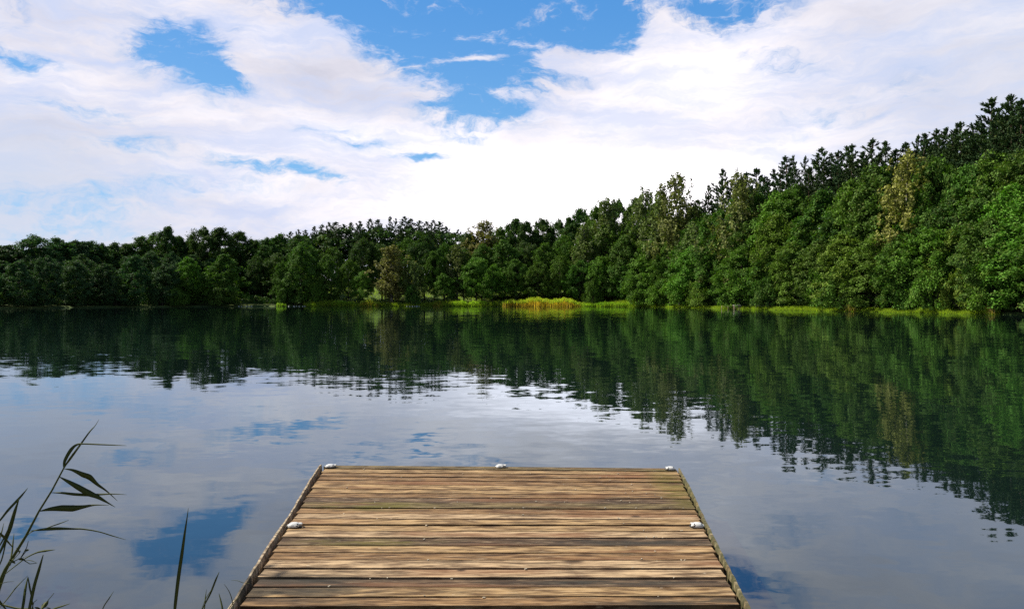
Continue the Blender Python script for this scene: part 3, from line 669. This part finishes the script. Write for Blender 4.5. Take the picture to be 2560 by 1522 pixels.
def plank(D0, D1, g0, g1, tone, skew0, skew1, seed, mat, z=DECK, xa=None, xb=None, sub=34):
    rs = np.random.RandomState(seed); far, near = D0-g0/2, D1+g1/2; mb = MB(); rows = []
    xA = (xl_((D0+D1)/2)+.028+rs.uniform(0, .012)) if xa is None else xa; xB = (xr_((D0+D1)/2)-.026-rs.uniform(0, .012)) if xb is None else xb
    T = .034; dz = rs.uniform(-.0015, .0025); tilt = rs.uniform(-.0018, .0018); cy = (far+near)/2
    prof = [(0, -T), (0, -.005), (.004, 0), (.5, .0), (.996, 0), (1, -.005), (1, -T)]
    wa, wb = rs.uniform(0, 6.28, 2); vs = []
    for i in range(sub+1):
        f = i/sub; x = xA+(xB-xA)*f; sk0 = skew0*(.5-f); sk1 = skew1*(.5-f)
        e0 = .0022*math.sin(9*f+wa)+rs.normal()*.0009; e1 = .0022*math.sin(11*f+wb)+rs.normal()*.0009
        for q, zz in prof:
            yy = (far+sk0+e0)*(1-q)+(near+sk1+e1)*q
            cup = -.0015*(1-(2*q-1)**2)
            vs.append((x, yy-5.5, z+dz+zz+cup+tilt*(q-.5)*2+.0012*math.sin(5*f+wb)))
    k = len(prof); fs = []
    for i in range(sub):
        for j in range(k): fs.append((i*k+j, i*k+(j+1) % k, (i+1)*k+(j+1) % k, (i+1)*k+j))
    fs += [tuple(range(k-1, -1, -1)), tuple(sub*k+j for j in range(k))]
    mb.add(vs, fs); o = link('plank', mb.mesh('plank', mat, False), jetty); o.color = (*tone, 1); return o
TN = {'p': (.40, .27, .135), 'm': (.27, .165, .078), 'd': (.13, .085, .050), 'g': (.17, .13, .060), 'l': (.47, .34, .205)}
tones = 'g p m m m p p m d g m l p p l d p m l l d p m'.replace(' ', '')
for i in range(23):
    sk = lambda y: float(np.interp(y, [1166, 1244, 1320, 1522], [.125, .055, .01, -.01]))
    plank(Ds[i], Ds[i+1], wide.get(i, .013)+.004, wide.get(i+1, .013)+.004, TN[tones[i]], sk(ys[i]), sk(ys[i+1]), 50+i, M_WOOD)
# the walkway behind the gap, below the frame
for i in range(22):
    D0 = 3.78-i*.15; plank(D0, D0-.15, .006, .006, TN['pmdlm'[i % 5]], 0, 0, 90+i, M_WOOD, xa=-1.15, xb=1.0, sub=12)
def rail(xf, xn, Df, Dn, name, mat, tone, wdt, h, z0, seed, wob=.004):
    rs = np.random.RandomState(seed); n = 60; vs = []; prof = [(-.5, -1), (-.5, -.12), (-.36, 0), (.30, 0), (.5, -.2), (.5, -1)]; off = 0
    for i in range(n+1):
        f = i/n; x = xf+(xn-xf)*f+wob*math.sin(f*14+seed)+rs.normal()*.0015; y = Df+(Dn-Df)*f
        ww = wdt*(1+.18*math.sin(f*23+seed)+rs.normal()*.06); zz = z0+.004*math.sin(f*17)+rs.normal()*.0012
        for q, t_ in prof: vs.append((x+q*ww, y-5.5, zz+t_*h))
    k = len(prof); fs = [(i*k+j, i*k+(j+1) % k, (i+1)*k+(j+1) % k, (i+1)*k+j) for i in range(n) for j in range(k)]
    fs += [tuple(range(k-1, -1, -1)), tuple(n*k+j for j in range(k))]
    mb = MB(); mb.add(vs, fs); o = link(name, mb.mesh(name, mat, False), jetty); o.color = (*tone, 1); return o
rail(-1.825, -1.27, 7.44, 2.4, 'edge_board', M_WOOD, (.50, .42, .30), .021, .20, DECK+.018, 3)
rail(1.575, 1.045, 7.33, 2.4, 'edge_board', M_MOSSW, (.30, .26, .15), .022, .20, DECK+.006, 5)
mb = MB(); mb.box((-.13, 7.405-5.5, DECK-.115), (3.34, .03, .22), Matrix.Rotation(-.0357, 3, 'Z')); o = link('end_board', mb.mesh('end_board', M_MOSSW, False), jetty); o.color = (.3, .24, .15, 1)
for x in (-1.35, -.1, 1.05):
    mb = MB(); mb.box((x, 5.7-5.5, DECK-.105), (.08, 3.2, .13)); o = link('joist', mb.mesh('joist', M_MOSSW, False), jetty); o.color = (.2, .16, .1, 1)
mb = MB(); mb.box((-.1, 3.93-5.5, DECK-.16), (2.5, .22, .10)); o = link('cross_beam', mb.mesh('cross_beam', plain('dark_beam', (.016, .018, .017), .6), False), jetty)  # near-black beam below the gap in the deck
for x, y in ((-1.62, 7.2), (1.38, 7.1), (-1.35, 4.3), (1.12, 4.3)):
    mb = MB(); mb.tube([(x, y-5.5, -2.2), (x, y-5.5, DECK-.06)], [.08, .08], 12); o = link('pile', mb.mesh('pile', M_MOSSW), jetty); o.color = (.16, .13, .08, 1)

M_WHITE = plain('white_enamel', (.80, .80, .78), .35, .08, 30); M_BLACK = plain('dark_recess', (.012, .012, .012), .6)
mb = MB(); rs = np.random.RandomState(8)
for i in range(90):
    k = rs.randint(1, 23) if rs.uniform() < .8 else None; D = Ds[k]+rs.normal()*.012 if k else rs.uniform(4.1, 7.3)
    x = rs.uniform(-1.5, 1.3) if rs.uniform() < .6 else rs.uniform(.7, 1.35); q = rs.uniform(.003, .008)
    if not xl_(D)+.05 < x < xr_(D)-.05: continue
    mb.box((x, D, DECK+.004), (q*2, q, q*.6), Matrix.Rotation(rs.uniform(0, 3.1), 3, 'Z'))
tag(link('litter', mb.mesh('litter', plain('dry_litter', (.62, .55, .42)), False)), 'pale dry crumbs and seeds scattered along the deck gaps', 'litter', kind='stuff')
# small oval white mooring eyes bolted to the deck
def mooring_eye(px, py, flip, wid=.098):
    D = (CAMZ-DECK)*F/(py-HY); x = (px-CX)/F*D
    r = empty('mooring_eye', (x, D-5.5, DECK+.003)); r.parent = jetty; r.rotation_euler = (0, 0, .06*flip)
    a, b, h = wid/2, .037, .026; n, m = 28, 8
    def dome(a, b, h, z0, e=2.6):
        vs = []; fs = []
        for i in range(m+1):
            th = (math.pi/2)*i/m; rr = math.cos(th)**.75 if i < m else 0.0; z = h*math.sin(th)**.9
            for k in range(n):
                ph = 2*math.pi*k/n; c, s = math.cos(ph), math.sin(ph)
                q = (abs(c)**e+abs(s)**e)**(-1/e); vs.append((a*rr*c*q, b*rr*s*q, z0+z))
        for i in range(m):
            for k in range(n): fs.append((i*n+k, i*n+(k+1) % n, (i+1)*n+(k+1) % n, (i+1)*n+k))
        return vs, fs
    t = MB(); t.add(*dome(a*.84, b, h, .002)); body = link('body', t.mesh('body', M_WHITE), r); body.location = (-.006*flip, 0, 0)
    t = MB()                                        # open loop at one end
    cx = a*.42*flip; pts = [(cx-.020, -.030, .010), (cx+.014, -.026, .014), (cx+.026, -.010, .016), (cx+.028, .006, .016), (cx+.020, .022, .014), (cx-.016, .030, .012)]
    t.tube(pts, [.0065]*6, 8); link('loop', t.mesh('loop', M_WHITE), r)
    t = MB(); t.tube([(-a*.98*flip, -.012, .006), (-a*1.0*flip, .012, .006), (-a*.7*flip, .026, .008)], [.006]*3, 8); link('foot', t.mesh('foot', M_WHITE), r)
    for sx, sy in ((.42, -.022), (-.62, -.016)):
        t = MB(); t.tube([(a*sx*flip, sy-.011, .008), (a*sx*flip+.002, sy+.004, .023)], [.0055, .0045], 8); link('slot', t.mesh('slot', M_BLACK), r)
    t = MB(); t.add(*dome(a*1.0, b*.95, .005, 0)); link('gasket_shadow', t.mesh('gasket_shadow', M_BLACK), r)  # black gasket rim that doubles as a contact shadow around the body
mooring_eye(737, 1316, 1); mooring_eye(1741, 1316, -1); mooring_eye(827, 1167.5, 1, .105); mooring_eye(1252, 1168, 1, .095); mooring_eye(1674.5, 1173.5, -1, .095)

# ------------------------------------------------------------------ near plants at the left
def strip(mb, pts, wpx, Y, fold=.25, tw=0.0):
    """leaf through photo points at depth Y (number or start/end), width profile in photo pixels"""
    n = len(pts); P3 = []
    for i, (x, y) in enumerate(pts):
        d = Y if not isinstance(Y, tuple) else Y[0]+(Y[1]-Y[0])*i/(n-1); P3.append(at(x, y, d))
    # resample smoothly
    S = []; m = 6
    for i in range(n-1):
        p0, p1, p2, p3 = P3[max(i-1, 0)], P3[i], P3[i+1], P3[min(i+2, n-1)]
        for k in range(m):
            u = k/m; S.append(.5*((2*p1)+(p2-p0)*u+(2*p0-5*p1+4*p2-p3)*u*u+(3*p1-p0-3*p2+p3)*u**3))
    S.append(P3[-1]); L = len(S); vs = []; fs = []
    for i, p in enumerate(S):
        f = i/(L-1); d = (S[min(i+1, L-1)]-S[max(i-1, 0)]).normalized(); nrm = Vector((.15, -1, .25)).normalized()
        s = d.cross(nrm).normalized(); wv = float(np.interp(f, np.linspace(0, 1, len(wpx)), wpx))*.88/2/F*p.y
        s = (Matrix.Rotation(tw*f, 3, d) @ s); up = s.cross(d)
        vs += [p-s*wv, p-up*wv*fold, p+s*wv, p+up*.0006-up*wv*fold*1.0]
    for i in range(L-1):
        a, b = 4*i, 4*i+4; fs += [(a, a+1, b+1, b), (a+1, a+2, b+2, b+1), (a, b, b+3, a+3), (a+3, b+3, b+2, a+2)]
    mb.add(vs, fs)
def stem(mb, pts, rpx, Y):
    n = len(pts); mb.tube([at(x, y, Y) for x, y in pts], [r/F*Y for r in np.interp(np.linspace(0, 1, n), np.linspace(0, 1, len(rpx)), rpx)], 7)
def sx(x): return x*.32478
def R(pts): return [(sx(x), 1040+sx(y)) for x, y in pts]            # points measured in a 1909 px wide enlargement
def plant(name, loc_px, Y, label, cat, group=None, color=(.028, .048, .024)):
    p = at(loc_px[0], loc_px[1], Y); root = empty(name, (p.x, p.y, 0)); tag(root, label, cat, group); root['col'] = color; return root
def part(root, name, mb, mat=M_FRONT):
    o = link(name, mb.mesh(name, mat, True), root); o.matrix_parent_inverse = Matrix.Translation(-root.location); o.color = (*root['col'], 1); return o
Y = 3.0
reed = plant('reed', (0, 1522), Y, 'tall reed leaning right with six long blades over the water', 'reed')
mb = MB(); stem(mb, R([(-120, 1700), (-20, 1330), (40, 1180), (200, 920), (300, 730), (400, 570), (490, 400), (560, 290), (625, 215)]), [9, 7, 4.2, 3.2, 2.4, 2.2, 1.9, 1.4, .9], Y); part(reed, 'stem', mb)
leaves = [([(490, 395), (545, 320), (625, 210), (690, 120), (733, 72), (762, 24)], [4, 7, 5, 4, 2, .6], 0),
          ([(490, 395), (500, 340), (545, 260), (590, 220), (640, 213), (750, 217), (870, 222), (975, 226)], [3, 9, 10, 6, 4, 4, 3, .6], 0),
          ([(495, 405), (560, 415), (640, 450), (690, 470), (750, 525), (820, 575), (905, 652)], [1, 7, 14, 15, 8, 4, .5], 0),
          ([(455, 465), (520, 500), (600, 545), (680, 590), (750, 620), (820, 660), (888, 700)], [1, 9, 15, 17, 11, 5, .5], 0),
          ([(398, 588), (480, 590), (570, 600), (680, 605), (780, 601), (870, 598), (975, 603)], [1, 6, 8, 8, 5, 3, .5], 0),
          ([(302, 731), (380, 715), (470, 707), (560, 708), (640, 697), (730, 683), (840, 684)], [1, 10, 17, 18, 10, 4, .5], 0),
          ([(235, 882), (310, 873), (390, 866), (460, 864), (560, 866), (640, 868), (760, 888), (860, 918), (970, 950)], [1, 6, 9, 8, 5, 4, 3, 3, .5], 0),
          ([(330, 870), (400, 845), (460, 825), (530, 798)], [1, 3, 3, .8], 0), ([(205, 925), (240, 890), (300, 870)], [1, 3, 1], 0)]
for pts, wp, tw in leaves:
    mb = MB(); strip(mb, R(pts), wp, (Y, Y+rnd.uniform(-.12, .10)), .22, tw); part(reed, 'leaf', mb)
def single(pts, wp, Y, label, name='sedge', cat='grass', group=None, raw=False, extra=()):
    q = pts if raw else R(pts); r = plant(name, q[0], Y, label, cat, group)
    for k, (pp, ww) in enumerate([(q, wp)]+[((e if raw else R(e)), ww) for e, ww in extra]):
        mb = MB(); strip(mb, pp, ww, (Y, Y+rnd.uniform(-.06, .06)), .3); part(r, 'blade', mb)
    return r
single([(1340, 1560), (1350, 1440), (1375, 1230), (1400, 1060), (1422, 900), (1440, 780), (1450, 704)], [5, 9, 10, 9, 6, 3, .6], 3.1, 'single tall upright grass blade standing alone left of the jetty')
single([(1540, 1560), (1560, 1480), (1620, 1360), (1660, 1260), (1688, 1195)], [2, 3, 5, 5, .6], 3.3, 'leaning grass tuft beside the near left corner of the jetty', 'grass_tuft', 'grass tuft',
       extra=[([(1560, 1560), (1575, 1470), (1580, 1400), (1590, 1330)], [2, 3, 3, .6]), ([(1545, 1500), (1590, 1390), (1640, 1320)], [1, 2, .5])])
single([(1720, 1560), (1712, 1480), (1700, 1420), (1685, 1362)], [5, 5, 4, 1], 3.35, 'short curved grass stems touching the jetty edge', 'grass_tuft', 'grass tuft',
       extra=[([(1800, 1540), (1790, 1430), (1765, 1350), (1725, 1290)], [2, 2.5, 2, .6]), ([(1920, 1285), (1870, 1280), (1830, 1265), (1780, 1262)], [1, 1.5, 1.2, .5]), ([(1740, 1520), (1790, 1440), (1850, 1380)], [2, 2.5, .8])])
single([(-60, 860), (0, 800), (60, 725), (130, 650), (175, 600), (215, 550)], [3, 5, 7, 7, 5, .6], 2.8, 'dark bent blade crossing the left edge of the picture', extra=[])
single([(-80, 1150), (-20, 1080), (40, 960), (80, 850), (115, 730), (150, 625)], [2, 6, 8, 12, 9, .8], 2.8, 'pair of broad dark blades rising at the left edge', 'grass_tuft', 'grass tuft',
       extra=[([(-60, 1080), (0, 990), (50, 900), (85, 820), (105, 730)], [2, 4, 5, 5, .6]), ([(-60, 1250), (10, 1110), (50, 950), (85, 860)], [2, 4, 4, 1])])
single([(-40, 870), (20, 920), (60, 965), (100, 1010)], [2, 7, 5, 2], 2.75, 'short thick blade slanting downward behind the reed base', extra=[([(-20, 1000), (10, 900), (30, 820)], [2, 4, .6])])
single([(75, 1120), (92, 1050), (100, 970), (108, 900)], [2, 5, 4, .6], 2.85, 'small upright blade just above the reed base')
single([(30, 1220), (120, 1150), (200, 1090), (280, 1050), (350, 1035), (425, 1026)], [2, 3, 3, 4, 6, .8], 2.9, 'arching thin blade curving right from the reed base',
       extra=[([(190, 1105), (240, 1110), (290, 1130)], [1, 2, .5])])
single([(200, 1600), (235, 1440), (265, 1300), (300, 1180), (333, 1064)], [6, 9, 9, 8, 2], 2.8, 'thick straight dark blade in the lower left corner')
single([(150, 1600), (180, 1440), (195, 1330), (215, 1235)], [6, 8, 7, 1.5], 2.85, 'folded dark blade forming a peak in the lower left corner', extra=[([(215, 1235), (228, 1310), (245, 1400), (255, 1480)], [2, 5, 4, 2])])
single([(0, 1470), (60, 1400), (130, 1310), (215, 1225)], [2, 3, 3, .6], 2.8, 'thin diagonal blade below the reed base', extra=[([(0, 1290), (50, 1275), (110, 1270)], [2, 1.5, .5]), ([(-60, 1340), (10, 1440), (60, 1500)], [4, 6, 3])])
single([(350, 1520), (420, 1480), (480, 1460), (540, 1440)], [3, 5, 4, .8], 2.9, 'low blade pointing right along the bottom edge', extra=[([(-20, 1440), (60, 1460), (150, 1480), (260, 1478)], [3, 5, 5, 3])])
single([(770, 1540), (800, 1460), (840, 1400), (875, 1345)], [2, 3, 3, .5], 3.2, 'small faint blade between the reed and the lone tall blade')
# leafy creeper at the reed foot and at the bottom edge
def herb(name, cx, cy, spots, stems, Y, label):
    r = plant(name, (sx(cx), 1040+sx(cy)), Y, label, 'plant')
    mb = MB()
    for s in stems: stem(mb, R(s), [1.4, 1.0, .7], Y)
    part(r, 'stem', mb)
    for x, y, s, a in spots:
        mb = MB(); dx, dy = math.cos(a)*s, math.sin(a)*s
        strip(mb, R([(x-dx, y-dy), (x-dx*.3, y-dy*.3), (x+dx*.4, y+dy*.4+2), (x+dx, y+dy+3)]), [1, s*.30, s*.26, .6], (Y, Y+.03), .3); part(r, 'leaf', mb)
herb('creeper', 120, 1180, [(140, 1030, 22, 1.0), (205, 1030, 22, -.4), (150, 1045, 16, 2.2), (165, 1098, 26, .1), (95, 1115, 28, .6), (105, 1095, 18, -.7), (190, 1080, 16, -.5), (80, 1130, 20, 1.9)],
     [[(20, 1250), (80, 1130), (150, 1050)], [(80, 1130), (160, 1090), (215, 1020)], [(160, 1090), (205, 1010), (218, 960)], [(170, 1098), (230, 1135), (280, 1130)]], 2.85, 'small leafy creeper tangled at the foot of the reed')
herb('creeper', 330, 1480, [(345, 1450, 44, -.9), (290, 1475, 24, .3), (375, 1475, 18, .2), (315, 1490, 26, .0)], [[(300, 1540), (350, 1440), (415, 1360)], [(240, 1500), (260, 1430), (285, 1410)]], 2.85, 'small leafy sprig at the bottom edge below the reed')
for o in list(bpy.data.objects):
    if 'col' in o: del o['col']
# a shrub added just outside the view: it shades the near left corner of the deck
def near_shrub():
    rs = np.random.RandomState(5); C = []; N = []; T = []
    for i in range(300):
        c = np.array([rs.uniform(-.6, .55), rs.uniform(-.6, .5), rs.uniform(.6, 3.2)]); n = 26
        C.append(c+np.clip(rs.normal(size=(n, 3))*.13, -.25, .25)); N.append(rs.normal(size=(n, 3))+[0, 0, .6]); T.append(rs.normal(size=(n, 3)))
    C = np.concatenate(C); N = np.concatenate(N); T = np.concatenate(T); V, Q = leaf_quads(rs, C, N, rs.uniform(.04, .07, len(C)), rs.uniform(.018, .028, len(C)), T)
    r = empty('shade_shrub', (-4.9, 5.35, 0)); tag(r, 'unseen leafy shrub added left of the jetty to shade the deck', 'shrub')
    o = link('foliage', mesh_np('foliage', V, Q, M_LEAF), r); o.color = (*G_MID, 1); o.location = (0, 0, .4)
    mb = MB()
    for k in range(9):
        a = k*.7; mb.tube([(0, 0, -.8), (math.cos(a)*.15, math.sin(a)*.15, .9), (math.cos(a)*.4, math.sin(a)*.4, 3.4)], [.03, .02, .008], 5)
    link('stem', mb.mesh('stem', M_BARK), r)
near_shrub()
